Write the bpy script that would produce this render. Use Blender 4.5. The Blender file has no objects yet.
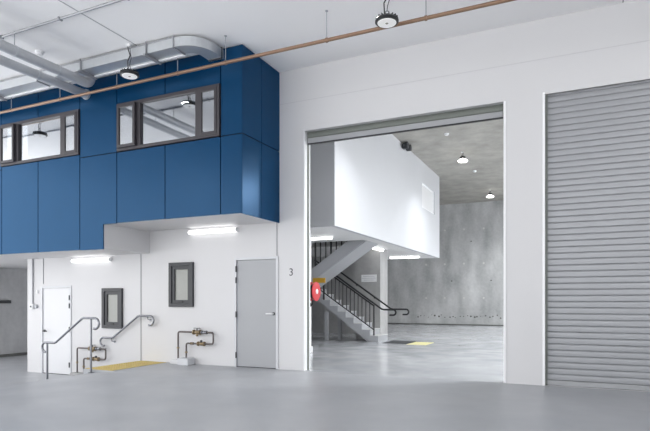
import bpy, bmesh, math, random
from mathutils import Vector, Matrix
random.seed(7)
S = bpy.context.scene
COL = S.collection
PI = math.pi

# ------------------------------------------------------------------ materials
def new_mat(name):
    m = bpy.data.materials.new(name); m.use_nodes = True
    nt = m.node_tree; b = nt.nodes['Principled BSDF']
    return m, nt, b

def rgb(r, g, b):
    def l(c):
        c /= 255.0
        return c/12.92 if c <= .04045 else ((c+.055)/1.055)**2.4
    return (l(r), l(g), l(b), 1)

def plain(name, col, rough=.5, metal=0.0, var=.04, scale=3.0, bump=0.0, bscale=40, coat=0, spec=None):
    """principled surface with gentle procedural mottling"""
    m, nt, b = new_mat(name)
    N, L = nt.nodes, nt.links
    tc = N.new('ShaderNodeTexCoord')
    nz = N.new('ShaderNodeTexNoise'); nz.inputs['Scale'].default_value = scale; nz.inputs['Detail'].default_value = 5
    L.new(tc.outputs['Object'], nz.inputs['Vector'])
    mx = N.new('ShaderNodeMix'); mx.data_type = 'RGBA'
    mx.inputs['A'].default_value = tuple(max(0, c*(1-var)) for c in col[:3])+(1,)
    mx.inputs['B'].default_value = tuple(min(1, c*(1+var)) for c in col[:3])+(1,)
    L.new(nz.outputs['Fac'], mx.inputs['Factor'])
    L.new(mx.outputs['Result'], b.inputs['Base Color'])
    b.inputs['Roughness'].default_value = rough
    b.inputs['Metallic'].default_value = metal
    if spec is not None: b.inputs['Specular IOR Level'].default_value = spec
    if coat: b.inputs['Coat Weight'].default_value = coat; b.inputs['Coat Roughness'].default_value = .1
    if bump:
        n2 = N.new('ShaderNodeTexNoise'); n2.inputs['Scale'].default_value = bscale
        L.new(tc.outputs['Object'], n2.inputs['Vector'])
        bp = N.new('ShaderNodeBump'); bp.inputs['Strength'].default_value = bump; bp.inputs['Distance'].default_value = .01
        L.new(n2.outputs['Fac'], bp.inputs['Height']); L.new(bp.outputs['Normal'], b.inputs['Normal'])
    return m

def emitter(name, col, strength):
    m, nt, b = new_mat(name)
    b.inputs['Base Color'].default_value = (.8, .8, .8, 1)
    b.inputs['Emission Color'].default_value = col
    b.inputs['Emission Strength'].default_value = strength
    return m

def concrete(name, dark, light, rough=.75, scale=.55, contrast=(.35, .68), bump=.25):
    """cast concrete: cloudy patches at two scales, fine grain, vertical weathering"""
    m, nt, b = new_mat(name); N, L = nt.nodes, nt.links
    tc = N.new('ShaderNodeTexCoord')
    n1 = N.new('ShaderNodeTexNoise'); n1.inputs['Scale'].default_value = scale; n1.inputs['Detail'].default_value = 7; n1.inputs['Roughness'].default_value = .62
    L.new(tc.outputs['Object'], n1.inputs['Vector'])
    mp = N.new('ShaderNodeMapping'); mp.inputs['Scale'].default_value = (1.2, 1.2, .4)
    L.new(tc.outputs['Object'], mp.inputs['Vector'])
    n2 = N.new('ShaderNodeTexNoise'); n2.inputs['Scale'].default_value = 1.5; n2.inputs['Detail'].default_value = 4
    L.new(mp.outputs['Vector'], n2.inputs['Vector'])
    n3 = N.new('ShaderNodeTexNoise'); n3.inputs['Scale'].default_value = 9; n3.inputs['Detail'].default_value = 4
    L.new(tc.outputs['Object'], n3.inputs['Vector'])
    a = N.new('ShaderNodeMath'); a.operation = 'MULTIPLY_ADD'; a.inputs[1].default_value = .45
    L.new(n2.outputs['Fac'], a.inputs[0]); 
    a2 = N.new('ShaderNodeMath'); a2.operation = 'MULTIPLY'; a2.inputs[1].default_value = .4
    L.new(n1.outputs['Fac'], a2.inputs[0]); L.new(a2.outputs[0], a.inputs[2])
    a3 = N.new('ShaderNodeMath'); a3.operation = 'MULTIPLY_ADD'; a3.inputs[1].default_value = .15
    L.new(n3.outputs['Fac'], a3.inputs[0]); L.new(a.outputs[0], a3.inputs[2])
    cr = N.new('ShaderNodeValToRGB')
    cr.color_ramp.elements[0].position = contrast[0]; cr.color_ramp.elements[0].color = dark
    cr.color_ramp.elements[1].position = contrast[1]; cr.color_ramp.elements[1].color = light
    L.new(a3.outputs[0], cr.inputs['Fac']); L.new(cr.outputs['Color'], b.inputs['Base Color'])
    b.inputs['Roughness'].default_value = rough
    if bump:
        bp = N.new('ShaderNodeBump'); bp.inputs['Strength'].default_value = bump; bp.inputs['Distance'].default_value = .01
        L.new(n3.outputs['Fac'], bp.inputs['Height']); L.new(bp.outputs['Normal'], b.inputs['Normal'])
    return m

def floor_mat(name, c0, c1, r0, r1, scale, bump=.02, spec=.5):
    m, nt, b = new_mat(name); N, L = nt.nodes, nt.links
    tc = N.new('ShaderNodeTexCoord')
    n1 = N.new('ShaderNodeTexNoise'); n1.inputs['Scale'].default_value = scale; n1.inputs['Detail'].default_value = 8
    L.new(tc.outputs['Object'], n1.inputs['Vector'])
    cr = N.new('ShaderNodeValToRGB')
    cr.color_ramp.elements[0].position = .35; cr.color_ramp.elements[0].color = c0
    cr.color_ramp.elements[1].position = .65; cr.color_ramp.elements[1].color = c1
    L.new(n1.outputs['Fac'], cr.inputs['Fac']); L.new(cr.outputs['Color'], b.inputs['Base Color'])
    n2 = N.new('ShaderNodeTexNoise'); n2.inputs['Scale'].default_value = scale*2.3; n2.inputs['Detail'].default_value = 4
    L.new(tc.outputs['Object'], n2.inputs['Vector'])
    mr = N.new('ShaderNodeMapRange'); mr.inputs['To Min'].default_value = r0; mr.inputs['To Max'].default_value = r1
    mr.inputs['From Min'].default_value = .3; mr.inputs['From Max'].default_value = .7
    L.new(n2.outputs['Fac'], mr.inputs['Value']); L.new(mr.outputs['Result'], b.inputs['Roughness'])
    b.inputs['Specular IOR Level'].default_value = spec
    if bump:
        n3 = N.new('ShaderNodeTexNoise'); n3.inputs['Scale'].default_value = 2.2
        L.new(tc.outputs['Object'], n3.inputs['Vector'])
        bp = N.new('ShaderNodeBump'); bp.inputs['Strength'].default_value = bump; bp.inputs['Distance'].default_value = .05
        L.new(n3.outputs['Fac'], bp.inputs['Height']); L.new(bp.outputs['Normal'], b.inputs['Normal'])
    return m

def glass_mat(name, refl=.62, tint=(.74, .76, .79, 1)):
    m, nt, b = new_mat(name); N, L = nt.nodes, nt.links
    N.remove(b); out = N['Material Output']
    g = N.new('ShaderNodeBsdfGlossy'); g.inputs['Roughness'].default_value = .02; g.inputs['Color'].default_value = tint
    t = N.new('ShaderNodeBsdfTransparent'); t.inputs['Color'].default_value = (.75, .78, .8, 1)
    mx = N.new('ShaderNodeMixShader'); mx.inputs['Fac'].default_value = refl
    L.new(t.outputs[0], mx.inputs[1]); L.new(g.outputs[0], mx.inputs[2]); L.new(mx.outputs[0], out.inputs['Surface'])
    return m

M = dict(
    wall=plain('painted_white_wall', rgb(209, 209, 211), .55, var=.025, scale=1.2, bump=.05, bscale=25),
    trim=plain('white_trim', rgb(240, 241, 243), .4, var=.01),
    ceil=plain('painted_ceiling', rgb(246, 246, 247), .7, var=.02, scale=.5),
    joint=plain('grey_sealant_joint', rgb(178, 179, 184), .8),
    joint_lt=plain('pale_wall_joint', rgb(198, 198, 201), .8),
    wjoint=plain('wall_joint', rgb(150, 151, 156), .8),
    floor=floor_mat('grey_epoxy_floor', rgb(163, 166, 171), rgb(169, 171, 175), .3, .42, .7),
    bfloor=floor_mat('polished_concrete_floor', rgb(180, 183, 188), rgb(203, 205, 209), .1, .24, .9, bump=.03, spec=.7),
    conc=concrete('cast_concrete', rgb(152, 154, 155), rgb(212, 213, 213)),
    conc_dark=concrete('dark_cast_concrete', rgb(158, 160, 163), rgb(198, 199, 201), scale=.8),
    conc_ceil=concrete('slab_soffit_concrete', rgb(147, 145, 139), rgb(178, 176, 169), scale=.9),
    conc_light=concrete('pale_concrete', rgb(150, 150, 150), rgb(182, 182, 182), scale=1.2),
    kerb=concrete('kerb_concrete', rgb(82, 84, 82), rgb(112, 113, 110), scale=1.5),
    blue=plain('blue_cladding', rgb(4, 50, 84), .6, var=.06, scale=2.0, bump=.012, bscale=14, spec=0),
    void=plain('dark_joint_backing', rgb(16, 26, 40), .9),  # dark colour of the backing behind the panel joints
    mez=plain('white_mezzanine_paint', rgb(203, 205, 209), .5, var=.01),
    soff=plain('white_soffit_paint', rgb(236, 236, 236), .6, var=.01),
    frame=plain('window_frame_bronze', rgb(54, 51, 56), .45, var=.03),
    frame_dark=plain('window_frame_charcoal', rgb(50, 52, 57), .45, var=.03),
    glass=glass_mat('mirror_tint_glass'),
    obscure=plain('obscure_glass', rgb(150, 152, 148), .25, var=.05, scale=12),
    door_grey=plain('grey_door_paint', rgb(163, 165, 169), .42, var=.015),
    door_white=plain('white_door_paint', rgb(216, 217, 220), .45, var=.01),
    dframe=plain('door_frame_paint', rgb(205, 207, 211), .45),
    shutter=plain('roller_shutter_steel', rgb(155, 157, 161), .42, metal=.25, var=.03, scale=.8),
    shut_dark=plain('dark_shutter_steel', rgb(112, 117, 112), .5, metal=.2),  # darker grey-green steel of the raised slats and the guides
    shut_bar=plain('shutter_bottom_bar', rgb(158, 160, 163), .45, metal=.2),
    steel=plain('stainless_steel', rgb(134, 136, 141), .26, metal=.9, var=.04),
    galv=plain('galvanised_sheet', rgb(205, 208, 211), .36, metal=.65, var=.07, scale=9),
    galv_pipe=plain('spiral_duct_metal', rgb(196, 198, 202), .45, metal=.3, var=.05, scale=6),
    galv_rod=plain('hanger_rod_metal', rgb(165, 167, 172), .45, metal=.5),
    copper=plain('brown_painted_pipe', rgb(136, 108, 88), .3, metal=.3, var=.05),
    pipe_dark=plain('dull_copper_tube', rgb(98, 92, 90), .4, metal=.4, var=.1),
    brass=plain('brass_valve', rgb(140, 124, 98), .38, metal=.6, var=.12, scale=20),
    black=plain('black_steel', rgb(34, 35, 38), .4, var=.05),
    charcoal=plain('charcoal_plastic', rgb(58, 60, 64), .5),
    plastic=plain('white_plastic', rgb(228, 229, 231), .4),
    dgrey=plain('dark_grey_print', rgb(70, 72, 78), .6),
    yellow=plain('yellow_tactile', rgb(205, 183, 112), .6, var=.08, scale=14),
    yellow2=plain('bright_yellow_tactile', rgb(228, 222, 168), .55, var=.05, scale=10),
    yellow3=plain('yellow_steel_panel', rgb(206, 160, 50), .5, var=.06),
    mat=plain('dark_grey_mat', rgb(62, 64, 68), .8, var=.1, scale=30),
    red=plain('red_enamel', rgb(196, 42, 50), .35, var=.04),
    stair=plain('grey_stair_paint', rgb(168, 170, 174), .5, var=.03),
    step=plain('dark_grey_step', rgb(112, 114, 118), .6, var=.05),
    tread=plain('pale_tread', rgb(205, 206, 206), .5, var=.03),
    stain=plain('dark_wall_stain', rgb(96, 96, 94), .8, var=.2, scale=20),
    tie=plain('tie_hole_plug', rgb(120, 120, 118), .8),
    tie_lt=plain('tie_hole_patch', rgb(205, 205, 202), .8),
    batten=emitter('batten_diffuser', (1, .985, .96, 1), 2.4),
    batten_b=emitter('batten_diffuser_bay', (1, .985, .96, 1), 6.0),
    lens=emitter('highbay_lens_dim', (1, .99, .97, 1), .25),
    lens_on=emitter('highbay_lens_lit', (1, .96, .9, 1), 26.0),
    bowl=emitter('highbay_bowl_lit', (1, .98, .95, 1), 5.0),
    led=plain('led_chip', rgb(150, 146, 140), .5),
)

# blue pearl paint: matt blue body under a blue-tinted satin lacquer
nt = M['blue'].node_tree
gl = nt.nodes.new('ShaderNodeBsdfGlossy'); gl.inputs['Color'].default_value = (.34, .6, .98, 1); gl.inputs['Roughness'].default_value = .25
fr = nt.nodes.new('ShaderNodeFresnel'); fr.inputs['IOR'].default_value = 1.55
ms = nt.nodes.new('ShaderNodeMixShader')
nt.links.new(fr.outputs[0], ms.inputs[0]); nt.links.new(nt.nodes['Principled BSDF'].outputs[0], ms.inputs[1])
nt.links.new(gl.outputs[0], ms.inputs[2]); nt.links.new(ms.outputs[0], nt.nodes['Material Output'].inputs['Surface'])

# ------------------------------------------------------------------ mesh builder
class MB:
    def __init__(self): self.bm = bmesh.new()
    def box(self, x0, x1, y0, y1, z0, z1):
        v = [self.bm.verts.new(p) for p in ((x0,y0,z0),(x1,y0,z0),(x1,y1,z0),(x0,y1,z0),(x0,y0,z1),(x1,y0,z1),(x1,y1,z1),(x0,y1,z1))]
        for f in ((3,2,1,0),(4,5,6,7),(0,1,5,4),(1,2,6,5),(2,3,7,6),(3,0,4,7)): self.bm.faces.new([v[i] for i in f])
        return self
    def prism(self, pts, axis, a, b):
        """extrude an outline (list of 2-D points) along an axis; axis 'x': pts=(y,z), 'y': pts=(x,z), 'z': pts=(x,y)"""
        def P(p, t): return {'x': (t, p[0], p[1]), 'y': (p[0], t, p[1]), 'z': (p[0], p[1], t)}[axis]
        A = [self.bm.verts.new(P(p, a)) for p in pts]; B = [self.bm.verts.new(P(p, b)) for p in pts]
        n = len(pts)
        self.bm.faces.new(A); self.bm.faces.new(B[::-1])
        for i in range(n): self.bm.faces.new([A[(i+1) % n], A[i], B[i], B[(i+1) % n]])
        return self
    def tube(self, path, r, seg=12, closed=False, cap=True):
        pts = [Vector(p) for p in path]; n = len(pts); rings = []
        up = None
        for i, p in enumerate(pts):
            if closed: t = (pts[(i+1) % n]-pts[i-1]).normalized()
            elif i == 0: t = (pts[1]-p).normalized()
            elif i == n-1: t = (p-pts[i-1]).normalized()
            else: t = ((pts[i+1]-p).normalized()+(p-pts[i-1]).normalized()).normalized()
            if up is None:
                up = Vector((0,0,1)) if abs(t.z) < .9 else Vector((0,1,0))
            u = (up-t*up.dot(t)).normalized(); w = t.cross(u); up = u
            rings.append([self.bm.verts.new(p+u*math.cos(k*2*PI/seg)*r+w*math.sin(k*2*PI/seg)*r) for k in range(seg)])
        m = n if closed else n-1
        for i in range(m):
            a, b = rings[i], rings[(i+1) % n]
            for k in range(seg): self.bm.faces.new([a[k], a[(k+1) % seg], b[(k+1) % seg], b[k]])
        if cap and not closed:
            self.bm.faces.new(rings[0][::-1]); self.bm.faces.new(rings[-1])
        return self
    def lathe(self, prof, c, axis='z', seg=28):
        """profile of (radius, height) turned about an axis through c"""
        rings = []
        for r, h in prof:
            ring = []
            for k in range(seg):
                a = 2*PI*k/seg; x, y = math.cos(a)*r, math.sin(a)*r
                p = {'z': (x, y, h), 'x': (h, x, y), 'y': (y, h, x)}[axis]
                ring.append(self.bm.verts.new((c[0]+p[0], c[1]+p[1], c[2]+p[2])))
            rings.append(ring)
        for a, b in zip(rings, rings[1:]):
            for k in range(seg): self.bm.faces.new([a[k], a[(k+1) % seg], b[(k+1) % seg], b[k]])
        self.bm.faces.new(rings[0][::-1]); self.bm.faces.new(rings[-1])
        return self
    def panel_holes(self, u0, u1, z0, z1, t0, t1, holes, axis='y'):
        """wall slab with rectangular holes; axis 'y': spans x (u) and z, thickness y t0..t1; 'x': spans y; 'z': spans x (u) and y (z)"""
        us = sorted({u0, u1} | {h[i] for h in holes for i in (0, 1) if u0 < h[i] < u1})
        zs = sorted({z0, z1} | {h[i] for h in holes for i in (2, 3) if z0 < h[i] < z1})
        nu, nz = len(us)-1, len(zs)-1
        def solid(i, j):
            if not (0 <= i < nu and 0 <= j < nz): return False
            cu, cz = (us[i]+us[i+1])/2, (zs[j]+zs[j+1])/2
            return not any(h[0] < cu < h[1] and h[2] < cz < h[3] for h in holes)
        cache = {}
        def V(u, z, t):
            k = (u, z, t)
            if k not in cache:
                cache[k] = self.bm.verts.new({'y': (u, t, z), 'x': (t, u, z), 'z': (u, z, t)}[axis])
            return cache[k]
        for i in range(nu):
            for j in range(nz):
                if not solid(i, j): continue
                a, b, c, d = us[i], us[i+1], zs[j], zs[j+1]
                self.bm.faces.new([V(a,c,t0), V(b,c,t0), V(b,d,t0), V(a,d,t0)])
                self.bm.faces.new([V(a,d,t1), V(b,d,t1), V(b,c,t1), V(a,c,t1)])
                if not solid(i-1, j): self.bm.faces.new([V(a,c,t0), V(a,d,t0), V(a,d,t1), V(a,c,t1)])
                if not solid(i+1, j): self.bm.faces.new([V(b,c,t1), V(b,d,t1), V(b,d,t0), V(b,c,t0)])
                if not solid(i, j-1): self.bm.faces.new([V(a,c,t1), V(b,c,t1), V(b,c,t0), V(a,c,t0)])
                if not solid(i, j+1): self.bm.faces.new([V(a,d,t0), V(b,d,t0), V(b,d,t1), V(a,d,t1)])
        return self
    def build(self, name, mat, parent=None, smooth=False, bevel=0):
        bm = self.bm
        bmesh.ops.recalc_face_normals(bm, faces=bm.faces[:])
        off = world(parent)
        me = bpy.data.meshes.new(name)
        if smooth:
            for f in bm.faces: f.smooth = True
            for e in bm.edges:
                if len(e.link_faces) == 2 and e.calc_face_angle(0) > .7: e.smooth = False
        # origin at the bottom centre of the mesh
        xs = [v.co.x for v in bm.verts]; ys = [v.co.y for v in bm.verts]; zs = [v.co.z for v in bm.verts]
        o3 = Vector(((min(xs)+max(xs))/2, (min(ys)+max(ys))/2, min(zs)))
        bmesh.ops.translate(bm, verts=bm.verts[:], vec=-o3)
        bm.to_mesh(me); bm.free()
        me.materials.append(mat)
        o = bpy.data.objects.new(name, me); COL.objects.link(o)
        o.location = o3-off
        if parent: o.parent = parent
        if bevel:
            bv = o.modifiers.new('bevel', 'BEVEL'); bv.width = bevel; bv.segments = 2; bv.limit_method = 'ANGLE'
        return o

def world(o):
    v = Vector((0, 0, 0))
    while o: v = v+Vector(o.location); o = o.parent
    return v

def tag(o, label, cat, group=None, kind=None):
    o['label'] = label; o['category'] = cat
    if group: o['group'] = group
    if kind: o['kind'] = kind
    return o

def thing(name, label, cat, loc, group=None, kind=None):
    o = bpy.data.objects.new(name, None); COL.objects.link(o); o.location = loc; o.empty_display_size = .1
    return tag(o, label, cat, group, kind)

def copy_tree(o, parent=None):
    c = o.copy(); COL.objects.link(c)
    if parent: c.parent = parent
    for ch in list(o.children): copy_tree(ch, c)
    return c

def struct(o, label, cat): return tag(o, label, cat, kind='structure')

def arc(c, r, a0, a1, n, plane='xz'):
    out = []
    for i in range(n+1):
        a = math.radians(a0+(a1-a0)*i/n); p, q = r*math.cos(a), r*math.sin(a)
        out.append((c[0]+p, c[1], c[2]+q) if plane == 'xz' else ((c[0]+p, c[1]+q, c[2]) if plane == 'xy' else (c[0], c[1]+p, c[2]+q)))
    return out

# ------------------------------------------------------------------ sizes (metres)
YW, YT = 8.5, 8.72            # white shutter wall: front face, rear face
ZC, ZB = 5.36, 6.05           # ceiling of the front bay, slab of the rear bay
LOW = -.42                    # lower floor by the white door
XL, XR = -15.3, 6.2
YF = -7.0                     # open side of the front bay
YBK = 27.2                    # far concrete wall
XE = -11.57                   # end of the white wall
BX, BY = -4.836, 7.29         # corner of the blue box
NZ = 2.652                     # its right soffit
LZ = 2.2                     # its left soffit
NX = -7.87                    # where the soffit steps

# ------------------------------------------------------------------ setting
D1 = (-4.335, -.975, -.6, 4.235)
D2 = (-.396, 2.86, -.6, 4.25)
G = (-5.805, -4.86, -.6, 2.04)
Wd = (-11.09, -10.12, LOW, 1.566)
W3 = (-9.17, -8.6, .65, 1.5)
W4 = (-7.35, -6.755, 1.115, 1.99)
# floor of the front bay, running down as a ramp towards the left
ramp = [(-7.0, 0), (-7.25, -.006), (-7.5, -.02), (-7.93, -.065), (-8.28, -.12), (-8.6, -.18), (-8.9, -.24), (-9.25, -.305), (-9.6, -.36), (-10.0, -.40), (-10.5, LOW)]
m = MB(); bm = m.bm
prof = [(XR, 0)]+ramp+[(XL, LOW)]
A = [bm.verts.new((x, YF, z)) for x, z in prof]; B = [bm.verts.new((x, 7.05, z)) for x, z in prof]
A2 = [bm.verts.new((x, YF, -.6)) for x, z in prof]; B2 = [bm.verts.new((x, 7.05, -.6)) for x, z in prof]
for i in range(len(prof)-1):
    bm.faces.new([A[i], A[i+1], B[i+1], B[i]]); bm.faces.new([A2[i+1], A2[i], B2[i], B2[i+1]])
    bm.faces.new([B[i], B[i+1], B2[i+1], B2[i]]); bm.faces.new([A[i+1], A[i], A2[i], A2[i+1]])
bm.faces.new([A[0], B[0], B2[0], A2[0]]); bm.faces.new([A[-1], A2[-1], B2[-1], B[-1]])
struct(m.build('floor', M['floor'], smooth=True), 'smooth pale grey painted floor of the front bay sloping down at the left', 'floor')
struct(MB().box(-8.1, XR, 7.05, YW, -.6, 0).build('floor_landing', M['floor']), 'pale grey floor strip along the foot of the white wall', 'floor')
struct(MB().box(XL, -8.1, 7.05, 16.5, -.6, LOW).build('floor_lower', M['floor']), 'lower grey floor in front of the white door and in the passage', 'floor')
struct(MB().prism([(XE, YT), (D1[0], YT), (D1[0], YW), (D1[1], YW), (D1[1], YT), (9.0, YT), (9.0, YBK), (XE, YBK)], 'z', -.6, -.003).build('floor_bay', M['bfloor']), 'glossy polished concrete floor beyond the open roller door', 'floor')

# ceilings
c = struct(MB().box(XL, XR, YF, YW, ZC, ZC+.3).build('ceiling', M['ceil']), 'white painted ceiling of the front bay', 'ceiling')
for x in (-6.42, .6):
    MB().box(x-.008, x+.008, YF, YW, ZC-.004, ZC).build('joint', M['joint'], c)
struct(MB().box(XE, 9.2, YT, YBK, ZB, ZB+.3).build('ceiling_bay', M['conc_ceil']), 'bare concrete slab ceiling of the rear bay', 'ceiling')

# white wall with two shutter openings, two doors, two small windows
D1w = (D1[0], D1[1], 0, D1[3]); D2w = (D2[0], D2[1], 0, D2[3]); Gw = (G[0], G[1], 0, G[3])
wb = MB().panel_holes(XE, 9.2, LOW, ZB+.3, YW, YT, [D1w, D2w, Gw, Wd, W3, W4,
        (D1[0], D1[1], LOW, 0)]).build('wall_back', M['wall'])
struct(wb, 'white painted wall with two roller door openings and two plain doors', 'wall')
MB().box(BX, XR, YW-.004, YW, 4.768, 4.778).build('joint', M['joint_lt'], wb)
MB().box(-8.118, -8.1, YW-.008, YW, 0, LZ).build('joint', M['wjoint'], wb)
MB().box(-4.9, -4.885, YW-.008, YW, 2.05, NZ).build('joint', M['wjoint'], wb)
MB().box(-11.035, -11.02, YW-.01, YW, 1.62, LZ).build('joint', M['wjoint'], wb)

# edge trims of the shutter openings
t = struct(MB().box(D1[0]-.012, D1[0]+.004, YW-.006, YT, 0, D1[3]).build('lit_jamb_lining', M['trim']), 'left jamb of the open roller door, its light put into a brighter white', 'trim')  # lining paler than the wall to imitate light on the reveal
struct(MB().box(D1[1], D1[1]+.035, YW-.012, YT, 0, D1[3]).build('trim_2', M['trim'], bevel=.004), 'slim white edge strip on the right of the open roller door', 'trim')
struct(MB().box(D2[0]-.035, D2[0], YW-.012, YT, 0, D2[3]+.03).build('trim_3', M['trim'], bevel=.004), 'slim white edge strip on the left of the closed roller door', 'trim')
struct(MB().box(D2[0], D2[1], YW-.004, YW+.03, D2[3], D2[3]+.02).build('trim_4', M['wall'], bevel=.004), 'slim white edge strip above the closed roller door', 'trim')

# side walls
struct(MB().box(XR, XR+.2, YF, YW, -.6, ZC+.3).build('wall_right', M['wall']), 'white side wall at the right of the front bay', 'wall')
wl = struct(MB().box(XL-.25, XL, 8.6, 16.5, -.6, ZC+.3).build('wall_left', M['conc_dark']), 'grey concrete wall at the far left under the blue box', 'wall')
struct(MB().box(XL, XL+.12, 8.65, 16.5, LOW, LOW+.07).build('baseboard_left', M['kerb'], bevel=.015), 'dark concrete kerb along the foot of the far left wall', 'baseboard')
struct(MB().box(XE-.2, XE, YT, YBK, -.6, ZB+.3).build('wall_passage', M['wall']), 'white wall between the left passage and the rear bay', 'wall')
struct(MB().panel_holes(YT, YBK, -.6, ZB+.3, 9.0, 9.2, [(9.6, 14.6, .0, 4.6), (16.0, 21.0, .0, 4.6), (22.0, 26.2, .0, 4.6)], 'x').build('wall_bay_right', M['conc']), 'concrete side wall at the right of the rear bay', 'wall')
# far concrete wall with its bolt holes and scuffs
wf = struct(MB().box(-12.2, 9.2, YBK, YBK+.25, -.6, ZB+.3).build('wall_bay_back', M['conc']), 'mottled bare concrete wall at the far end of the rear bay', 'wall')
tp = MB()
for zz in (1.35, 3.05, 4.75):
    for k in range(7):
        tp.lathe([(.045, -.008), (.05, -.004), (.05, .0)], (-6.9+k*.95, YBK, zz), 'y', 12)
tp.build('tie_hole', M['tie_lt'], wf)['kind'] = 'stuff'
tp = MB()
for k in range(6):
    tp.lathe([(.03, -.006), (.035, 0)], (-5.6+k*.95, YBK, 4.15 if k % 2 else 2.2), 'y', 10)
tp.build('bolt_hole', M['stain'], wf)['kind'] = 'stuff'
st = MB()
for k in range(26):
    x = -7.3+k*.175+random.uniform(-.06, .06); z = .42+random.uniform(-.06, .1); r = random.uniform(.02, .05)
    st.lathe([(r*.8, -.006), (r, 0)], (x, YBK, z), 'y', 9)
st.build('scuff', M['stain'], wf)['kind'] = 'stuff'
struct(MB().box(XE, 9.0, YBK-.03, YBK, 0, .05).build('baseboard_back', M['kerb']), 'dark strip along the foot of the far concrete wall', 'baseboard')
struct(MB().box(XE, -6.35, 18.5, 18.7, 0, 2.89).build('wall_under_mezzanine', M['conc_light']), 'pale wall below the white mezzanine behind the stairs', 'wall')

# ------------------------------------------------------------------ blue box on the wall
W1z, W2z = (3.99, 4.84), (3.93, 4.785)
W1 = (-10.71, -8.475); W2 = (-7.505, -5.263)
m = MB()
m.panel_holes(XL, BX-.025, NZ+.02, ZC, BY+.03, BY+.1, [(W1[0], W1[1], *W1z), (W2[0], W2[1], *W2z)])
core = m.build('wall_mezzanine', M['void'])
struct(core, 'blue panelled office box jutting out above the doors', 'wall')
m = MB(); m.box(BX-.08, BX-.03, BY+.1, YW, NZ+.02, ZC); m.build('side_backing', M['void'], core)
m = MB(); m.box(XL, NX-.03, BY+.03, BY+.1, LZ+.02, NZ+.02); m.build('lower_backing', M['void'], core)
P = .008
zj = 3.925
def cpanel(x0, x1, z0, z1): MB().box(x0+P, x1-P, BY, BY+.026, z0+P, z1-P).build('cladding_panel', M['blue'], core, bevel=.003)
xs = [-15.28, -13.8, -12.2, W1[0], -9.615, -8.465, -7.53, -6.415, -5.257, BX]
for i, (a, b) in enumerate(zip(xs, xs[1:])):
    zlow = LZ-.016 if i < 5 else NZ-.012
    ztop = W1z[0] if i in (3, 4) else zj
    if i == 5:
        MB().prism([(a+P, LZ-.016), (NX, LZ-.016), (NX, NZ-.012), (b-P, NZ-.012), (b-P, zj-P), (a+P, zj-P)], 'y', BY, BY+.026).build('cladding_panel', M['blue'], core, bevel=.003)
    else:
        cpanel(a, b, zlow, ztop)
    if i in (3, 4): cpanel(a, b, W1z[1], ZC-.01)
    elif i in (6, 7): cpanel(a, b, W2z[1], ZC-.01)
    else: cpanel(a, b, zj, ZC-.01)
for a, b in ((BY+.001, 7.883), (7.883, YW)):
    MB().box(BX-.026, BX, a+P*.6, b-P*.6, NZ-.012, zj-P).build('cladding_panel', M['blue'], core, bevel=.003)
    MB().box(BX-.026, BX, a+P*.6, b-P*.6, zj+P, ZC-.01).build('cladding_panel', M['blue'], core, bevel=.003)
# soffits
struct(MB().box(NX, BX-.03, BY+.03, YW, NZ, NZ+.02).build('ceiling_soffit', M['wall']), 'white underside of the blue box over the grey door', 'ceiling')
struct(MB().box(XL, NX-.031, BY+.03, YW, LZ, LZ+.02).build('ceiling_soffit_low', M['wall']), 'lower white underside of the blue box over the white door', 'ceiling')
struct(MB().box(XL, XE-.2, YW, 16.5, LZ, LZ+.02).build('ceiling_passage', M['wall']), 'low white ceiling of the passage at the far left', 'ceiling')
struct(MB().box(NX-.03, NX, BY+.03, YW, LZ, NZ).build('wall_step', M['wall']), 'small white upright face where the underside of the blue box steps', 'wall')

# ------------------------------------------------------------------ windows
def rect_ring(x0, x1, z0, z1, w, y0, y1):
    return MB().panel_holes(x0, x1, z0, z1, y0, y1, [(x0+w, x1-w, z0+w, z1-w)])

def strip_window(name, X, Z, label, tilt=0):
    x0, x1 = X; z0, z1 = Z; yf = BY-.03
    r = thing(name, label, 'window', ((x0+x1)/2, BY, z0), kind='structure')
    L = x1-x0
    a, b = x0+.47*L/2.24, x1-.43*L/2.24
    rect_ring(x0, x1, z0, z1, .055, yf, BY+.09).build('frame', M['frame'], r, bevel=.003)
    for xm in (a+.045, b):
        MB().box(xm-.055, xm+.03, yf+.002, BY+.08, z0+.05, z1-.05).build('mullion', M['frame'], r, bevel=.003)
    s = rect_ring(x0+.05, a, z0+.045, z1-.045, .05, yf-.05, yf+.0).build('sash', M['frame'], r, bevel=.003)
    MB().box(x0+.1, a-.05, yf-.03, yf-.022, z0+.095, z1-.095).build('pane', M['glass'], s)
    s = rect_ring(b+.035, x1-.05, z0+.045, z1-.045, .048, yf-.01, yf+.03).build('sash', M['frame'], r, bevel=.003)
    MB().box(b+.08, x1-.095, yf+.006, yf+.014, z0+.09, z1-.09).build('pane', M['glass'], s)
    pn = MB().box(a+.07, b-.025, yf+.045, yf+.053, z0+.05, z1-.05).build('pane', M['glass'], r)
    pn.location.y += .012*abs(tilt)
    pn.rotation_euler.x = math.radians(tilt)
    return r
strip_window('window_1', W1, W1z, 'three-part window at the left end of the blue box')
strip_window('window_2', W2, W2z, 'three-part window of the blue box nearest the white roller door wall')

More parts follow.
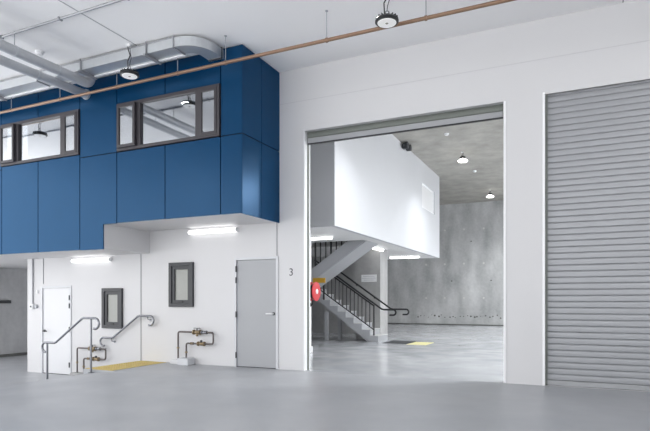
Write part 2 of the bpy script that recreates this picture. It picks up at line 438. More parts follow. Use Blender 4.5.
def small_window(name, h, label):
    x0, x1, z0, z1 = h
    r = thing(name, label, 'window', ((x0+x1)/2, YW, z0), kind='structure')
    rect_ring(x0, x1, z0, z1, .07, YW-.05, YW+.1).build('frame', M['frame_dark'], r, bevel=.004)
    s = rect_ring(x0+.07, x1-.07, z0+.07, z1-.07, .065, YW-.03, YW+.05).build('sash', M['frame_dark'], r, bevel=.004)
    MB().box(x0+.135, x1-.135, YW+.0, YW+.012, z0+.135, z1-.135).build('pane', M['obscure'], s)
    MB().box((x0+x1)/2-.05, (x0+x1)/2+.05, YW-.045, YW-.03, z0+.085, z0+.11).build('catch', M['black'], s)
    return r
small_window('window_3', W3, 'small dark framed window beside the white door')
small_window('window_4', W4, 'small dark framed window left of the grey door')

# ------------------------------------------------------------------ plain doors
def door(name, h, z0, label, mat, fmat, hinge_left, hz, handle_z, lever):
    x0, x1, _, z1 = h
    r = thing(name, label, 'door', ((x0+x1)/2, YW, z0), kind='structure')
    f = .045
    MB().prism([(x0, z0), (x0+f, z0), (x0+f, z1-f), (x1-f, z1-f), (x1-f, z0), (x1, z0), (x1, z1), (x0, z1)], 'y', YW-.02, YW+.12).build('frame', fmat, r, bevel=.003)
    MB().box(x0+f+.004, x1-f-.004, YW+.005, YW+.05, z0+.012, z1-f-.004).build('leaf', mat, r, bevel=.002)
    MB().box(x0+f, x1-f, YW-.005, YW+.1, z0, z0+.01).build('threshold', M['charcoal'], r)
    xh = x0+f if hinge_left else x1-f
    for z in hz:
        MB().tube([(xh, YW-.026, z-.055), (xh, YW-.026, z+.055)], .014, 10).build('hinge', M['charcoal'], r)
    xk = x1-f-.06 if hinge_left else x0+f+.06
    d = -1 if hinge_left else 1
    hd = MB().lathe([(.028, -.012), (.03, -.004), (.03, 0)], (xk, YW+.004, handle_z), 'y', 18).build('handle_rose', M['charcoal'], r, smooth=True)
    MB().tube([(xk, YW-.005, handle_z), (xk, YW-.05, handle_z), (xk+d*.03, YW-.058, handle_z), (xk+d*.13, YW-.058, handle_z-.002)], .014, 10).build('lever', M['trim'] if lever else M['charcoal'], hd, smooth=True)
    return r
door('door_1', G, 0, 'grey painted door with lever handle beside the open roller door', M['door_grey'], M['dframe'], True, (.22, .98, 1.62, 1.83), 1.0, True)
door('door_2', Wd, LOW, 'white door at the left beside the grey conduit', M['door_white'], M['dframe'], False, (-.19, .6, 1.12, 1.3), .547, False)

# painted number beside the grey door
cu = bpy.data.curves.new('wall_number', 'FONT'); cu.body = '3'; cu.size = .19; cu.extrude = .002
cu.align_x = 'CENTER'
tmp = bpy.data.objects.new('wall_number_outline', cu); COL.objects.link(tmp)
nm = bpy.data.meshes.new_from_object(tmp.evaluated_get(bpy.context.evaluated_depsgraph_get()))
bpy.data.objects.remove(tmp)
o = bpy.data.objects.new('wall_number', nm); COL.objects.link(o); nm.materials.clear()
o.rotation_euler = (PI/2, 0, 0); o.location = (-4.6, YW-.003, 1.685); nm.materials.append(M['dgrey'])
tag(o, 'small dark number 3 on the white wall right of the grey door', 'number')

# ------------------------------------------------------------------ roller shutters
def slat_profile(z0, z1, pitch, y, th=.012):
    pts = []; z = z0
    while z < z1-1e-6:
        p = min(pitch, z1-z)
        pts += [(y+.011, z), (y+.003, z+.06*p), (y-.0005, z+.15*p), (y-.002, z+.5*p), (y-.0005, z+.85*p), (y+.003, z+.93*p)]
        z += p
    pts.append((y+.012, z1))
    return pts+[(y+.02+th, z1), (y+.02+th, z0)]

r = thing('door_4', 'closed grey steel roller door at the right edge', 'door', ((D2[0]+D2[1])/2, YW, 0), kind='structure')
MB().prism(slat_profile(.075, D2[3]+.1, .0885, YW+.075), 'x', D2[0]+.02, D2[1]-.02).build('curtain', M['shutter'], r)
MB().box(D2[0]+.02, D2[1]-.02, YW+.06, YW+.12, .005, .075).build('bottom_rail', M['shut_bar'], r, bevel=.004)
for a in (D2[0], D2[1]-.03):
    MB().box(a, a+.03, YW+.04, YW+.15, 0, D2[3]).build('guide', M['shut_dark'], r)
r = thing('door_3', 'open roller door rolled up under the lintel', 'door', ((D1[0]+D1[1])/2, YW, 0), kind='structure')
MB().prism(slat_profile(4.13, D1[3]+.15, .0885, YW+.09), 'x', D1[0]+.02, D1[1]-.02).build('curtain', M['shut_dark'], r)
m = MB(); m.box(D1[0]+.02, D1[1]-.02, YW+.085, YW+.13, 4.035, 4.125)
m.build('bottom_rail', M['shut_bar'], r, bevel=.006)
MB().box(D1[0]+.02, D1[1]-.02, YW+.09, YW+.125, 4.015, 4.035).build('rubber_seal', M['black'], r)
for a in (D1[0]+.005, D1[1]-.009):
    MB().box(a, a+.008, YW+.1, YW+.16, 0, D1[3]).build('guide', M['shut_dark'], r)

# ------------------------------------------------------------------ entry steps, handrails, tactile pad
r = thing('entry_steps', 'short grey steps down from the tactile pad between two handrails', 'steps', (-8.4, 7.7, LOW))
MB().prism([(-8.1, LOW), (-8.1, -.14), (-8.4, -.14), (-8.4, -.28), (-8.7, -.28), (-8.7, LOW)], 'y', 7.06, YW-.01).build('treads', M['step'], r)
for x, z in ((-8.4, -.14), (-8.7, -.28)):
    MB().box(x-.004, x+.05, 7.08, YW-.03, z, z+.004).build('nosing', M['charcoal'], r)
def studs(x0, x1, y0, y1, z, step, rad):
    s = MB(); ny = int((y1-y0)/step); nx = int((x1-x0)/step)
    for i in range(nx):
        for j in range(ny):
            s.lathe([(rad, 0), (rad*.7, .005)], (x0+(i+.5)*step, y0+(j+.5)*step, z), 'z', 8)
    return s
r = thing('tactile_pad', 'yellow tactile warning pad at the top of the short steps', 'tactile pad', (-7.75, 7.8, 0))
MB().box(-8.09, -7.42, 7.08, YW-.03, .0005, .007).build('mat', M['yellow'], r)
studs(-8.08, -7.43, 7.1, YW-.04, .007, .06, .017).build('stud', M['yellow'], r)['kind'] = 'stuff'

RR = .021
def rail_path(y):
    up = .925; lo = .452
    a = arc((-7.8, y, up-.095), .095, -110, 90, 11)          # return loop at the top end
    lo_loop = arc((-9.08, y, lo-.088), .088, 90, 290, 11)
    return a+[(-7.9, y, up), (-8.08, y, up), (-8.13, y, up-.015)]+[(-8.8, y, lo+.012), (-8.85, y, lo), (-8.95, y, lo)]+lo_loop
r = thing('stair_handrail', 'steel handrail standing on two posts in front of the white door', 'handrail', (-8.4, 7.05, -.1))
y = 7.0
MB().tube([(px+.05, py, pz) for px, py, pz in rail_path(y)], RR, 12).build('rail', M['steel'], r, smooth=True)
for x, zb, zt in ((-7.85, -.052, .905), (-8.98, -.258, .43)):
    p = MB().tube([(x, y, zb+.008), (x, y, zt)], .02, 12).build('post', M['steel'], r, smooth=True)
    MB().lathe([(.05, zb-.0), (.05, zb+.01)], (x, y, 0), 'z', 18).build('base_plate', M['steel'], p)
r = thing('stair_handrail', 'steel handrail fixed to the wall beside the small window', 'handrail', (-8.4, 8.4, .4))
MB().tube(rail_path(8.42), RR, 12).build('rail', M['steel'], r, smooth=True)
for x, z in ((-7.86, .915), (-8.84, .44)):
    b = MB().tube([(x, 8.42, z-.01), (x, 8.43, z-.06), (x, YW-.005, z-.07)], .009, 8).build('bracket', M['steel'], r, smooth=True)
    MB().lathe([(.03, -.008), (.03, 0)], (x, YW, z-.07), 'y', 14).build('wall_plate', M['steel'], b)

# ------------------------------------------------------------------ valve pipework at the foot of the wall
def valve_body(m, x, y, z, w, r):
    """flanged valve lying along x"""
    prof = [(r*.5, -w/2), (r, -w/2), (r, -w/2+w*.14), (r*.55, -w/2+w*.18), (r*.75, -w*.12), (r*.8, 0), (r*.75, w*.12), (r*.55, w/2-w*.18), (r, w/2-w*.14), (r, w/2), (r*.5, w/2)]
    m.lathe(prof, (x, y, z), 'x', 14); return m
def pipework(x, z0, label, legs_to):
    """x = left riser; z0 = floor height"""
    y = 8.4; pr = .017
    r = thing('backflow_pipework', label, 'pipes', (x+.42, y, z0), 'pipe loops with valves at the foot of the wall')
    zt, zl = z0+.63, z0+.41
    def bend(a, b, c, rad=.05):
        a, b, c = map(Vector, (a, b, c)); p0 = b+(a-b).normalized()*rad; p1 = b+(c-b).normalized()*rad
        return [p0.lerp(b, t).lerp(b.lerp(p1, t), t) for t in (0, .25, .5, .75, 1)]
    path = [(x, y, z0+.06)]+bend((x, y, z0), (x, y, zt), (x+.3, y, zt))+bend((x, y, zt), (x+.84, y, zt), (x+.84, y, zl))+bend((x+.84, y, zt), (x+.84, y, zl), (x, y, zl))+bend((x+.84, y, zl), (x+.2, y, zl), (x+.2, y, z0))+[(x+.2, y, z0+.08)]
    MB().tube(path, pr, 12).build('pipe', M['pipe_dark'], r, smooth=True)
    v = valve_body(MB(), x+.46, y, zt, .17, .05).build('valve', M['brass'], r, smooth=True)
    m = MB(); m.tube([(x+.46, y, zt+.03), (x+.46, y, zt+.075)], .012, 8); m.box(x+.385, x+.535, y-.012, y+.012, zt+.07, zt+.082)
    m.build('valve_handle', M['charcoal'], v)
    MB().lathe([(.02, -.07), (.028, -.03), (.02, 0)], (x+.46, y, zt-.01), 'z', 12).build('drain_cock', M['brass'], v, smooth=True)
    v = valve_body(MB(), x+.63, y, zt, .12, .036).build('valve', M['steel'], r, smooth=True)
    v = valve_body(MB(), x+.56, y, zl, .16, .045).build('valve', M['brass'], r, smooth=True)
    MB().lathe([(.016, 0), (.026, .02), (.02, .05)], (x+.56, y, zl+.02), 'z', 12).build('valve_cap', M['charcoal'], v, smooth=True)
    valve_body(MB(), x+.34, y, zl, .06, .027).build('union', M['brass'], r, smooth=True)
    for xx, zz in ((x+.2, z0+.22), (x, z0+.3)):
        MB().tube([(xx, y, zz), (xx, y, zz+.03)], .026, 12).build('coupling', M['brass'], r)
    for xx in (x+.28, x+.75):
        MB().tube([(xx, y+.015, zt), (xx, YW, zt)], .008, 8).build('wall_clip', M['steel'], r)
    return r
r1 = pipework(-7.064, 0, 'pipe loop with brass valves on plinths left of the grey door', None)
MB().box(-7.2, -6.93, 8.32, YW-.005, .0, .09).build('plinth', M['wall'], r1, bevel=.008)
MB().box(-6.95, -6.7, 8.24, 8.46, .0, .13).build('plinth', M['dframe'], r1, bevel=.008)
r2 = pipework(-9.833, LOW, 'pipe loop with brass valves behind the freestanding handrail', None)
MB().box(-9.97, -9.56, 8.32, YW-.005, LOW, LOW+.09).build('plinth', M['conc_light'], r2, bevel=.008)

# ------------------------------------------------------------------ switch conduit on the left wall
r = thing('conduit', 'grey conduit dropping to a switch left of the white door', 'conduit', (-11.37, YW, 1.0))
MB().tube([(-11.37, YW-.02, 1.15), (-11.37, YW-.02, LZ)], .016, 10).build('pipe', M['galv_rod'], r, smooth=True)
b = MB().box(-11.42, -11.32, YW-.06, YW, 1.04, 1.16).build('switch_box', M['plastic'], r, bevel=.008)
MB().box(-11.385, -11.355, YW-.075, YW-.06, 1.08, 1.12).build('rocker', M['charcoal'], b)
o = MB().lathe([(.012, -.05), (.035, -.045), (.045, -.02), (.045, 0)], (-11.24, YW, 1.1), 'y', 16).build('door_stop_switch', M['galv_rod'], smooth=True)
tag(o, 'small round grey fitting between the switch and the white door', 'fitting')
o = MB().box(-11.25, -11.19, YW-.03, YW, 1.4, 1.47).build('sensor_box', M['plastic'], bevel=.008)
tag(o, 'tiny white box on the wall above the round fitting by the white door', 'sensor')
r = thing('wall_rail', 'dark horizontal rail on the far left concrete wall', 'rail', (XL, 10.2, 1.16))
MB().box(XL+.03, XL+.1, 8.6, 10.65, 1.15, 1.24).build('bar', M['charcoal'], r, bevel=.01)
for y in (9.0, 10.3): MB().box(XL, XL+.03, y-.04, y+.04, 1.16, 1.23).build('standoff', M['charcoal'], r)

# ------------------------------------------------------------------ batten lights
def batten_x(x0, x1, yw, z0, z1, label, group):
    """batten fixed on the wall, running along x"""
    r = thing('batten_light', label, 'light', ((x0+x1)/2, yw, z0), group)
    MB().box(x0+.02, x1-.02, yw-.03, yw, z0+.01, z1).build('base', M['plastic'], r)
    h = z1-z0
    prof = [(yw-.03, z1), (yw-.07, z1-.1*h), (yw-.095, z1-.35*h), (yw-.1, z0+.35*h), (yw-.08, z0+.08*h), (yw-.03, z0)]
    MB().prism(prof, 'x', x0+.02, x1-.02).build('diffuser', M['batten'], r)
    for a in (x0, x1-.02):
        MB().prism(prof+[(yw, z0), (yw, z1)], 'x', a, a+.02).build('end_cap', M['plastic'], r)
    return r
batten_x(-6.84, -5.72, YW-.0, 2.525, 2.61, 'lit white batten lamp above the small window left of the grey door', 'lit batten lamps under the blue box')
batten_x(-10.04, -8.91, YW-.0, 2.07, 2.15, 'lit white batten lamp above the small window beside the white door', 'lit batten lamps under the blue box')
def batten_c(x0, x1, y0, y1, z, label, group):
    """batten fixed under a soffit"""
    r = thing('batten_light', label, 'light', ((x0+x1)/2, (y0+y1)/2, z), group)
    along_x = (x1-x0) > (y1-y0)
    MB().box(x0, x1, y0, y1, z-.025, z).build('base', M['plastic'], r)
    if along_x: prof = [(y0, z-.025), (y0+.02, z-.08), (y1-.02, z-.08), (y1, z-.025)]; MB().prism(prof, 'x', x0+.02, x1-.02).build('diffuser', M['batten_b'], r)
    else: prof = [(x0, z-.025), (x0+.02, z-.08), (x1-.02, z-.08), (x1, z-.025)]; MB().prism(prof, 'y', y0+.02, y1-.02).build('diffuser', M['batten_b'], r)
    return r

# ------------------------------------------------------------------ white mezzanine in the rear bay
MX, MY0, MY1, MZ = -4.8, 10.87, 21.0, 2.89
hole = (-7.7, -5.25, 13.85, 15.15)
m = MB().panel_holes(MY0, MY1, MZ, ZB, MX-.12, MX, [(18.35, 20.2, 4.46, 5.32)], 'x')
mz = m.build('wall_mezzanine_white', M['mez']); struct(mz, 'white boxed mezzanine hanging over the stairs in the rear bay', 'wall')
MB().box(XE, MX-.12, MY0, MY0+.12, MZ, ZB).build('front_wall', M['mez'], mz)
MB().box(XE, MX-.12, MY1-.12, MY1, MZ, ZB).build('rear_wall', M['mez'], mz)
MB().panel_holes(XE, MX-.12, MY0+.12, MY1-.12, MZ, MZ+.2, [hole], 'z').build('soffit', M['soff'], mz)
r = thing('window_5', 'small white window high on the side of the white mezzanine', 'window', (MX, 19.3, 4.46), kind='structure')
MB().panel_holes(18.35, 20.2, 4.46, 5.32, MX-.1, MX-.03, [(18.4, 20.15, 4.51, 5.27)], 'x').build('frame', M['trim'], r)
MB().box(MX-.075, MX-.06, 18.4, 20.15, 4.51, 5.27).build('pane', M['plastic'], r)
batten_c(-6.75, -5.62, 12.55, 12.65, MZ, 'lit batten lamp under the front of the white mezzanine by the left jamb', 'lit batten lamps under the white mezzanine')
batten_c(-5.65, -5.55, 15.4, 16.5, MZ, 'lit batten lamp under the white mezzanine above the stair foot', 'lit batten lamps under the white mezzanine')
batten_c(-6.35, -5.2, 19.5, 19.6, MZ, 'lit batten lamp under the far end of the white mezzanine', 'lit batten lamps under the white mezzanine')

# white post with hose reel
r = thing('support_post', 'white square post under the white mezzanine by the left jamb', 'post', (-5.78, 11.4, 0))
MB().box(-5.88, -5.68, 11.3, 11.5, 0, MZ).build('shaft', M['trim'], r, bevel=.006)
MB().box(-5.91, -5.65, 11.27, 11.53, 0, .15).build('base_guard', M['plastic'], r, bevel=.01)
r = thing('hose_reel', 'red fire hose reel on the white post', 'hose reel', (-5.68, 11.4, 1.2))
xr = -5.68; c = (0, 11.42, 1.45)
MB().lathe([(.2, 0), (.225, .01), (.225, .03), (.2, .035)], (xr+.03, c[1], c[2]), 'x', 32).build('rear_disc', M['red'], r, smooth=True)
MB().lathe([(.2, 0), (.225, .005), (.225, .025), (.2, .03), (.085, .03)], (xr+.15, c[1], c[2]), 'x', 32).build('front_disc', M['red'], r, smooth=True)
MB().lathe([(.17, 0), (.19, .04), (.17, .08)], (xr+.067, c[1], c[2]), 'x', 32).build('hose', M['black'], r, smooth=True)
MB().lathe([(.06, 0), (.06, .012), (.03, .02)], (xr+.18, c[1], c[2]), 'x', 24).build('hub', M['plastic'], r, smooth=True)
MB().lathe([(.05, 0), (.05, .035)], (xr, c[1], c[2]), 'x', 20).build('mount', M['charcoal'], r)
MB().tube([(xr+.1, c[1]-.04, c[2]-.2), (xr+.09, c[1]-.05, c[2]-.3), (xr+.05, c[1]-.06, c[2]-.34), (xr+.03, c[1]-.02, c[2]-.28)], .018, 10).build('nozzle_hose', M['black'], r, smooth=True)

# ------------------------------------------------------------------ rear stair
RI, GO = .1778, .262
LX0, LY0, LY1 = -5.3, 15.2, 16.1
UY0, UY1 = 14.0, 15.0
XT = LX0-8*GO; ZL = 9*RI
st = thing('staircase', 'grey dogleg staircase with black railings under the white mezzanine', 'staircase', (-6.4, 15.2, 0))
# lower flight: solid saw-tooth waist
pts = []
for i in range(9):
    x = LX0-i*GO
    pts += [(x, i*RI), (x, (i+1)*RI)]
pts += [(XT-.05, ZL), (XT-.05, ZL-.22), (LX0-1.1, .16+.32*0), (LX0-.42, 0)]
# underside parallel to the slope
pts = pts[:-2]+[(LX0-.34, -.0+.0)]
MB().prism(pts, 'y', LY0, LY1).build('flight', M['stair'], st)
for i in range(8):
    x = LX0-i*GO
    MB().box(x-GO, x+.015, LY0-.005, LY1, (i+1)*RI, (i+1)*RI+.012).build('tread', M['tread'], st)
MB().box(XT-1.1, XT-.05, UY0, LY1, ZL-.2, ZL).build('landing', M['stair'], st)
# upper flight
pts = []
for i in range(9):
    x = XT+i*GO
    pts += [(x, ZL+i*RI), (x, ZL+(i+1)*RI)]
xe = XT+8*GO+.1
pts += [(xe, ZL+9*RI), (xe, ZL+9*RI-.3), (XT-.05, ZL-.2), (XT-.05, ZL)]
MB().prism(pts, 'y', UY0, UY1).build('flight', M['stair'], st)
slope = RI/GO
def ust(x): return ZL+RI+(x-XT)*slope
MB().prism([(XT-.05, ust(XT-.05)-.34), (xe, ust(xe)-.34), (xe, ust(xe)+.02), (XT-.05, ust(XT-.05)+.02)], 'y', UY0-.03, UY0-.003).build('stringer', M['stair'], st)
def lst(x): return RI+(LX0-x)*slope
# railing on the lower flight, near side
yr = LY0+.05
MB().tube([(-5.45, yr, .19), (-5.45, yr, 1.1)], .022, 10).build('newel', M['black'], st)
MB().tube([(-7.1, yr, ZL-.4), (-7.1, yr, 2.25)], .03, 10).build('newel', M['black'], st)
def sl(x, h): return lst(x)+h
MB().tube([(-5.45, yr, sl(-5.45, .8)), (-7.4, yr, sl(-7.4, .8))], .024, 10).build('top_bar', M['black'], st)
MB().tube([(-5.45, yr, sl(-5.45, .08)), (-7.4, yr, sl(-7.4, .08))], .018, 8).build('bottom_bar', M['black'], st)
for i in range(14):
    x = -5.58-.125*i
    MB().tube([(x, yr, sl(x, .08)), (x, yr, sl(x, .8))], .015, 8).build('baluster', M['black'], st)
for yy, ex in ((yr-.03, 0), (LY1-.02, .14)):
    path = [(-7.4, yy, sl(-7.4, .9)), (-5.2, yy, .985), (-5.12, yy, .965), (-4.86+ex, yy, .965)]+arc((-4.84+ex, yy, .885), .08, 80, -85, 8)+[(-4.95+ex, yy, .805)]
    MB().tube(path, .027, 12).build('handrail', M['black'], st, smooth=True)
for x in (-5.75, -6.35):
    MB().tube([(x, LY1-.02, sl(x, .9)), (x, LY1+.02, sl(x, .82)), (x, LY1+.14, sl(x, .82))], .012, 8).build('bracket', M['black'], st)
# railing on the upper flight
yu = UY0+.04
for i in range(11):
    x = -7.3+.165*i
    MB().tube([(x, yu, ust(x)), (x, yu, min(ust(x)+.95, 3.9))], .017 if i % 3 else .028, 8).build('baluster', M['black'], st)
MB().tube([(-7.4, yu, ust(-7.4)+.95), (-5.55, yu, ust(-5.55)+.95)], .022, 10).build('handrail', M['black'], st)
MB().tube([(-7.4, yu, ust(-7.4)+.03), (-5.4, yu, ust(-5.4)+.03)], .016, 8).build('bottom_bar', M['black'], st)
# posts carrying the landing
for x, y in ((-7.0, 15.25), (-6.75, 15.7)):
    MB().box(x-.05, x+.05, y-.05, y+.05, 0, lst(x)-.45).build('support', M['stair'], st)
o = MB().box(-6.83, -6.45, UY0-.075, UY0-.03, 1.74, 1.88).build('warning_panel', M['yellow3'], bevel=.005)
tag(o, 'yellow panel under the upper stair flight above the hose reel', 'panel')

# concrete pier with notice, behind the stair
struct(MB().box(-6.42, -5.6, 16.26, 17.0, 0, MZ).build('wall_pier', M['conc_light']), 'square pale concrete pier behind the stairs carrying a white notice', 'wall')
r = thing('notice_board', 'white notice on the concrete pier behind the stairs', 'sign', (-5.95, 16.25, 1.85))
MB().box(-6.23, -5.72, 16.235, 16.258, 1.83, 2.06).build('board', M['plastic'], r)
for k, (a, b) in enumerate(((.06, .45), (.03, .48), (.08, .42))):
    MB().box(-6.23+a, -6.23+b, 16.232, 16.236, 2.0-k*.06, 2.012-k*.06).build('print_line', M['joint'], r)

# mat and tactile strip by the stair foot
o = MB().box(-5.08, -4.36, 14.95, 16.0, -.003, .006).build('floor_mat', M['mat']); tag(o, 'dark grey mat on the floor at the stair foot', 'mat')
r = thing('tactile_strip', 'pale yellow tactile strip on the rear floor beside the dark mat', 'tactile pad', (-4.1, 15.2, 0))
MB().box(-4.3, -3.75, 14.75, 15.7, -.003, .006).build('mat', M['yellow2'], r)
studs(-4.3, -3.75, 14.75, 15.7, .006, .08, .022).build('stud', M['yellow2'], r)['kind'] = 'stuff'

# ------------------------------------------------------------------ high-bay lamps
def highbay(x, y, z, ztop, label, group, lit, rad=.15):
    hr = rad*.55 if lit else rad
    r = thing('high_bay_lamp', label, 'lamp', (x, y, z), group)
    MB().lathe([(hr*.93, -.0), (hr, .01), (hr, .03), (hr*.9, .045), (hr*.6, .06), (hr*.5, .085), (hr*.3, .095)], (x, y, z), 'z', 36).build('housing', M['black'], r, smooth=True)
    fin = MB()
    for k in range(18):
        a = 2*PI*k/18; ca, sa = math.cos(a), math.sin(a)
        p = [Vector((x+ca*hr*.52-sa*.003, y+sa*hr*.52+ca*.003, 0)), Vector((x+ca*hr*.95-sa*.003, y+sa*hr*.95+ca*.003, 0)), Vector((x+ca*hr*.95+sa*.003, y+sa*hr*.95-ca*.003, 0)), Vector((x+ca*hr*.52+sa*.003, y+sa*hr*.52-ca*.003, 0))]
        fin.prism([(q.x, q.y) for q in p], 'z', z+.045, z+.07)
    fin.build('cooling_fins', M['black'], r)
    MB().lathe([(.01, -.006), (hr*.78, -.006), (hr*.8, -.0), (hr*.8, .004)], (x, y, z), 'z', 36).build('lens', M['lens_on'] if lit else M['lens'], r, smooth=True)
    if lit: MB().lathe([(rad*.5, -.1), (rad*.85, -.09), (rad*.95, -.06), (rad*.55, -.01)], (x, y, z), 'z', 32).build('glowing_bowl', M['bowl'], r, smooth=True)
    if not lit: MB().lathe([(rad*.1, -.012), (rad*.14, -.006)], (x, y, z), 'z', 16).build('led_chip', M['led'], r)
    h = MB().tube(arc((x, y, z+.13), .025, 0, 360, 12)[:-1], .006, 8, closed=True).build('hook', M['steel'], r)
    zt = ztop
    mid = (z+.15+zt)/2
    MB().tube([(x, y, z+.15), (x+.01, y, z+.22), (x+.035, y, mid-.05), (x+.02, y, mid+.03), (x, y, zt)], .006, 8).build('chain', M['charcoal'], r, smooth=True)
    MB().tube([(x-.03, y, z+.1), (x-.04, y, mid-.08), (x+.012, y, mid), (x-.035, y, mid+.12), (x-.03, y, zt-.02)], .009, 8).build('cord', M['black'], r, smooth=True)
    MB().lathe([(.035, -.035), (.045, -.01), (.045, 0)], (x-.015, y, zt), 'z', 16).build('ceiling_cup', M['plastic'], r)
    return r
gf = 'high-bay lamps hanging from the white ceiling'
gb = 'lit high-bay lamps hanging from the concrete slab'
highbay(-6.5, 6.56, 4.85, ZC, 'black disc high-bay lamp hanging before the blue box', gf, False)
highbay(-2.2, 6.65, 4.82, ZC, 'black disc high-bay lamp hanging over the white wall by the brown pipe', gf, False, .152)
highbay(-10.7, 6.45, 4.87, ZC, 'black disc high-bay lamp mirrored in the left window of the blue box', gf, False)
highbay(-3.3, 17.75, 5.82, ZB, 'lit high-bay lamp in the rear bay, nearer and larger of the two', gb, True, .17)
highbay(-3.36, 24.4, 5.82, ZB, 'lit high-bay lamp in the rear bay near the far concrete wall', gb, True, .17)
highbay(-3.3, 11.1, 5.74, ZB, 'lit high-bay lamp just behind the roller door lintel', gb, True, .17)
for x in (2.4, 6.6):  # rows added out of view to light the rear bay evenly
    for y, w in ((11.1, 'front'), (17.75, 'middle'), (24.4, 'far')):
        highbay(x, y, 5.74, ZB, 'added lit high-bay lamp out of sight, filling the rear bay with light', gb, True, .17)

def detector(x, y, z, label, group):
    r = thing('smoke_detector', label, 'detector', (x, y, z), group)
    MB().lathe([(.02, -.06), (.05, -.05), (.06, -.025), (.06, -.02)], (x, y, z), 'z', 20).build('head', M['plastic'], r, smooth=True)
    MB().lathe([(.07, -.02), (.07, 0)], (x, y, z), 'z', 20).build('base', M['trim'], r)
detector(-8.05, 6.13, ZC, 'small white detector on the ceiling above the round ducts', None)
detector(-3.36, 15.60, ZB, 'small white detector on the concrete slab, nearer one', 'detectors on the concrete slab')
detector(-3.38, 20.54, ZB, 'small white detector on the concrete slab between the two lit lamps', 'detectors on the concrete slab')

r = thing('spotlight', 'dark twin spotlight at the top edge of the white mezzanine', 'spotlight', (MX, 16.06, ZB-.1))
MB().box(MX, MX+.06, 15.99, 16.13, ZB-.16, ZB-.03).build('mount', M['charcoal'], r)
for s in (-1, 1):
    MB().lathe([(.05, 0), (.09, .03), (.1, .16), (.085, .17)], (MX+.05, 16.06+s*.15, ZB-.11), 'x', 18).build('lamp_head', M['charcoal'], r, smooth=True)

# ------------------------------------------------------------------ pipes and ducts under the front ceiling
r = thing('sprinkler_pipe', 'long brown pipe hung below the white ceiling', 'pipe', (-5, 6.97, 4.94))
MB().tube([(-15.2, 6.97, 4.94), (XR-.02, 6.97, 4.94)], .026, 14).build('pipe', M['copper'], r, smooth=True)
for x in (-12.4, -9.95, -8.6, -7.2, -5.87, -4.93, -3.2, -1.77, .1):
    h = MB().tube([(x, 6.97, 4.965), (x, 6.97, ZC)], .006, 8).build('hanger_rod', M['galv_rod'], r)
    MB().tube([(x-.014, 6.97, 4.94), (x+.014, 6.97, 4.94)], .034, 14).build('clamp', M['copper'], h)
    MB().lathe([(.02, -.012), (.02, 0)], (x, 6.97, ZC), 'z', 10).build('fixing', M['galv_rod'], h)

DZ0, DZ1, DY0, DY1 = 5.178, 5.325, 6.62, 6.88
r = thing('rectangular_duct', 'galvanised rectangular duct along the ceiling turning into the blue box', 'duct', (-8, 6.73, DZ0))
n = 8
# straight run with bend: swept rectangle in plan
cen = [(-11.9, 6.75), (-9.3, 6.75), (-5.62, 6.75)]
bend = [(-5.62+.3*math.sin(k*PI/2/n), 7.05-.3*math.cos(k*PI/2/n)) for k in range(1, n+1)]
path = cen+bend+[(-5.32, BY-.002)]
def sweep(path, w, z0, z1):
    m = MB(); rings = []
    for i, p in enumerate(path):
        a = path[max(0, i-1)]; b = path[min(len(path)-1, i+1)]
        t = Vector((b[0]-a[0], b[1]-a[1], 0)).normalized(); nn = Vector((-t.y, t.x, 0))
        q = Vector((p[0], p[1], 0))
        rings.append([m.bm.verts.new(q+nn*s*w/2+Vector((0, 0, z))) for s, z in ((-1, z0), (1, z0), (1, z1), (-1, z1))])
    for a, b in zip(rings, rings[1:]):
        for k in range(4): m.bm.faces.new([a[k], a[(k+1) % 4], b[(k+1) % 4], b[k]])
    m.bm.faces.new(rings[0][::-1]); m.bm.faces.new(rings[-1])
    return m
sweep(path, .26, DZ0, DZ1).build('body', M['galv'], r)
for x in (-11.2, -10.05, -8.75, -7.65, -6.2, -5.66):
    MB().panel_holes(DY0-.018, DY1+.018, DZ0-.018, DZ1+.018, x-.012, x+.012, [(DY0+.002, DY1-.002, DZ0+.002, DZ1-.002)], 'x').build('flange', M['galv_rod'], r)
MB().panel_holes(-5.32-.13, -5.32+.13, DZ0-.018, DZ1+.018, BY-.07, BY-.04, [(-5.43, -5.21, DZ0, DZ1)], 'y').build('collar', M['charcoal'], r)
MB().box(-11.9, -5.66, DY1-.006, DY1+.03, DZ0-.02, DZ0-.003).build('edge_rail', M['trim'], r)
MB().box(-11.9, -5.66, DY0-.014, DY0-.002, DZ1-.004, DZ1+.012).build('top_edge', M['galv_rod'], r)
for x in (-10.05, -7.65, -6.2):
    MB().tube([(x, DY0-.025, DZ0-.03), (x, DY0-.025, ZC)], .007, 8).build('hanger_rod', M['galv_rod'], r)
    MB().box(x-.02, x+.02, DY0-.06, DY1+.06, DZ0-.05, DZ0-.02).build('hanger_strut', M['galv_rod'], r)

def round_duct(x, z, rad, y1, label, elbow):
    r = thing('round_duct', label, 'duct', (x, 4, z), 'round ducts running under the ceiling')
    path = [(x, -1.0, z), (x, y1-.2, z)]
    if elbow:
        n = 8; R = .12
        path = [(x, -1.0, z), (x, y1-R, z)]+[(x, y1-R+R*math.sin(k*PI/2/n), z+R-R*math.cos(k*PI/2/n)) for k in range(1, n+1)]
    else: path = [(x, -1.0, z-.06), (x, y1, z+.05)]
    MB().tube(path, rad, 24).build('duct_tube', M['galv_pipe'], r, smooth=True)
    for y in (2.6, 4.2, 5.5, 6.25):
        zz = z if elbow else z-.06+.11*(y+1)/(y1+1)
        MB().tube([(x, y-.012, zz), (x, y+.012, zz)], rad+.007, 24).build('band', M['galv'], r, smooth=True)
    for y in (2.6, 5.5):
        MB().tube([(x, y, z+rad), (x, y, ZC)], .006, 8).build('hanger_rod', M['galv_rod'], r)
    if not elbow:
        MB().lathe([(rad+.02, -.03), (rad+.02, 0)], (x, BY-.001, z+.05), 'y', 24).build('collar', M['galv'], r)
    return r
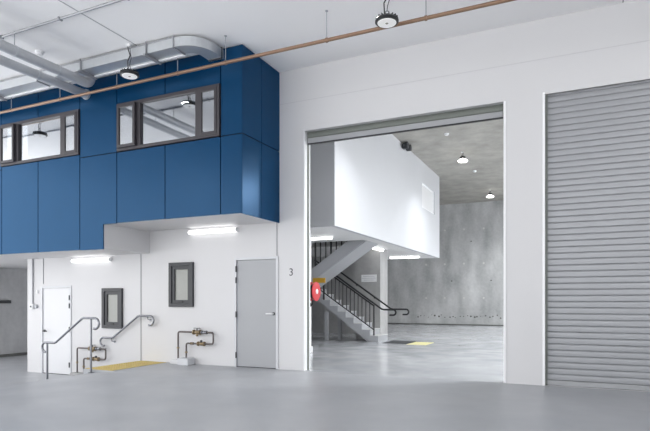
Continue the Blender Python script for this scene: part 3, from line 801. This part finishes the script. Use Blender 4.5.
round_duct(-7.78, 5.06, .08, 6.93, 'spiral round duct nearer the lamp turning up into the rectangular duct', True)
round_duct(-8.28, 5.035, .075, BY-.003, 'spiral round duct at the left running into the blue box', False)

r = thing('ceiling_conduit', 'thin grey conduit crossing the ceiling above the round ducts', 'conduit', (-8, 5.51, ZC))
MB().tube([(-15.0, 5.51, ZC-.018), (XR-.05, 5.51, ZC-.018)], .018, 10).build('pipe', M['galv_rod'], r, smooth=True)
for k in range(16):
    x = -14.6+k*1.3
    MB().box(x-.012, x+.012, 5.475, 5.545, ZC-.04, ZC).build('saddle', M['galv_rod'], r)

# ------------------------------------------------------------------ light
w = bpy.data.worlds.new('sky'); S.world = w; w.use_nodes = True
bg = w.node_tree.nodes['Background']
wn, wl2 = w.node_tree.nodes, w.node_tree.links
tcw = wn.new('ShaderNodeTexCoord'); sx = wn.new('ShaderNodeSeparateXYZ'); crw = wn.new('ShaderNodeValToRGB')
wl2.new(tcw.outputs['Generated'], sx.inputs[0])
mrw = wn.new('ShaderNodeMapRange'); mrw.inputs['From Min'].default_value = -1
wl2.new(sx.outputs['Z'], mrw.inputs['Value']); wl2.new(mrw.outputs['Result'], crw.inputs['Fac'])
e = crw.color_ramp.elements           # lower half made brighter to lift the ceiling, soft overcast sky above
e[0].position = .47; e[0].color = (1, 1, 1, 1); e[1].position = .53; e[1].color = (.735, .738, .745, 1)
wl2.new(crw.outputs['Color'], bg.inputs['Color'])
bg.inputs['Strength'].default_value = 3.85

def area(name, loc, size, power, shape='DISK', rot=(0, 0, 0), sy=None, col=(1, .98, .95), spread=PI):
    l = bpy.data.lights.new(name, 'AREA'); l.shape = shape; l.size = size
    if sy: l.size_y = sy
    l.energy = power; l.color = col; l.spread = spread
    o = bpy.data.objects.new(name, l); COL.objects.link(o); o.location = loc; o.rotation_euler = rot
    return o
for x, y in ((-3.34, 17.75), (-3.4, 24.4), (-3.3, 11.1)):
    area('high_bay_glow', (x, y, 5.5), .27, 50, spread=2.2, col=(.96, .98, 1))
for x in (2.4, 6.6):
    for y in (11.1, 17.75, 24.4): area('high_bay_glow', (x, y, 5.5), .27, 340, col=(.96, .98, 1))  # fill light of the added, unseen rows
for x, y in ((-6.5, 6.6), (-2.23, 6.65), (-6.4, 1.0), (-2.2, 1.0), (2.0, 1.0), (2.0, 6.65), (-10.6, 1.0)):
    area('high_bay_glow', (x, y, 4.872), .24, 22)

# ------------------------------------------------------------------ camera
cam = bpy.data.cameras.new('camera'); co = bpy.data.objects.new('camera', cam); COL.objects.link(co)
cam.sensor_fit = 'HORIZONTAL'; cam.sensor_width = 36; cam.lens = 540/650*36
cam.shift_y = (300-215.5)/650
co.location = (0, 0, 1.25); co.rotation_euler = (PI/2, 0, math.atan(250/540))
cam.clip_start = .05
S.camera = co
S.view_settings.view_transform = 'Standard'; S.view_settings.look = 'None'
S.view_settings.gamma = 1; S.view_settings.use_curve_mapping = False
S.view_settings.exposure = 0
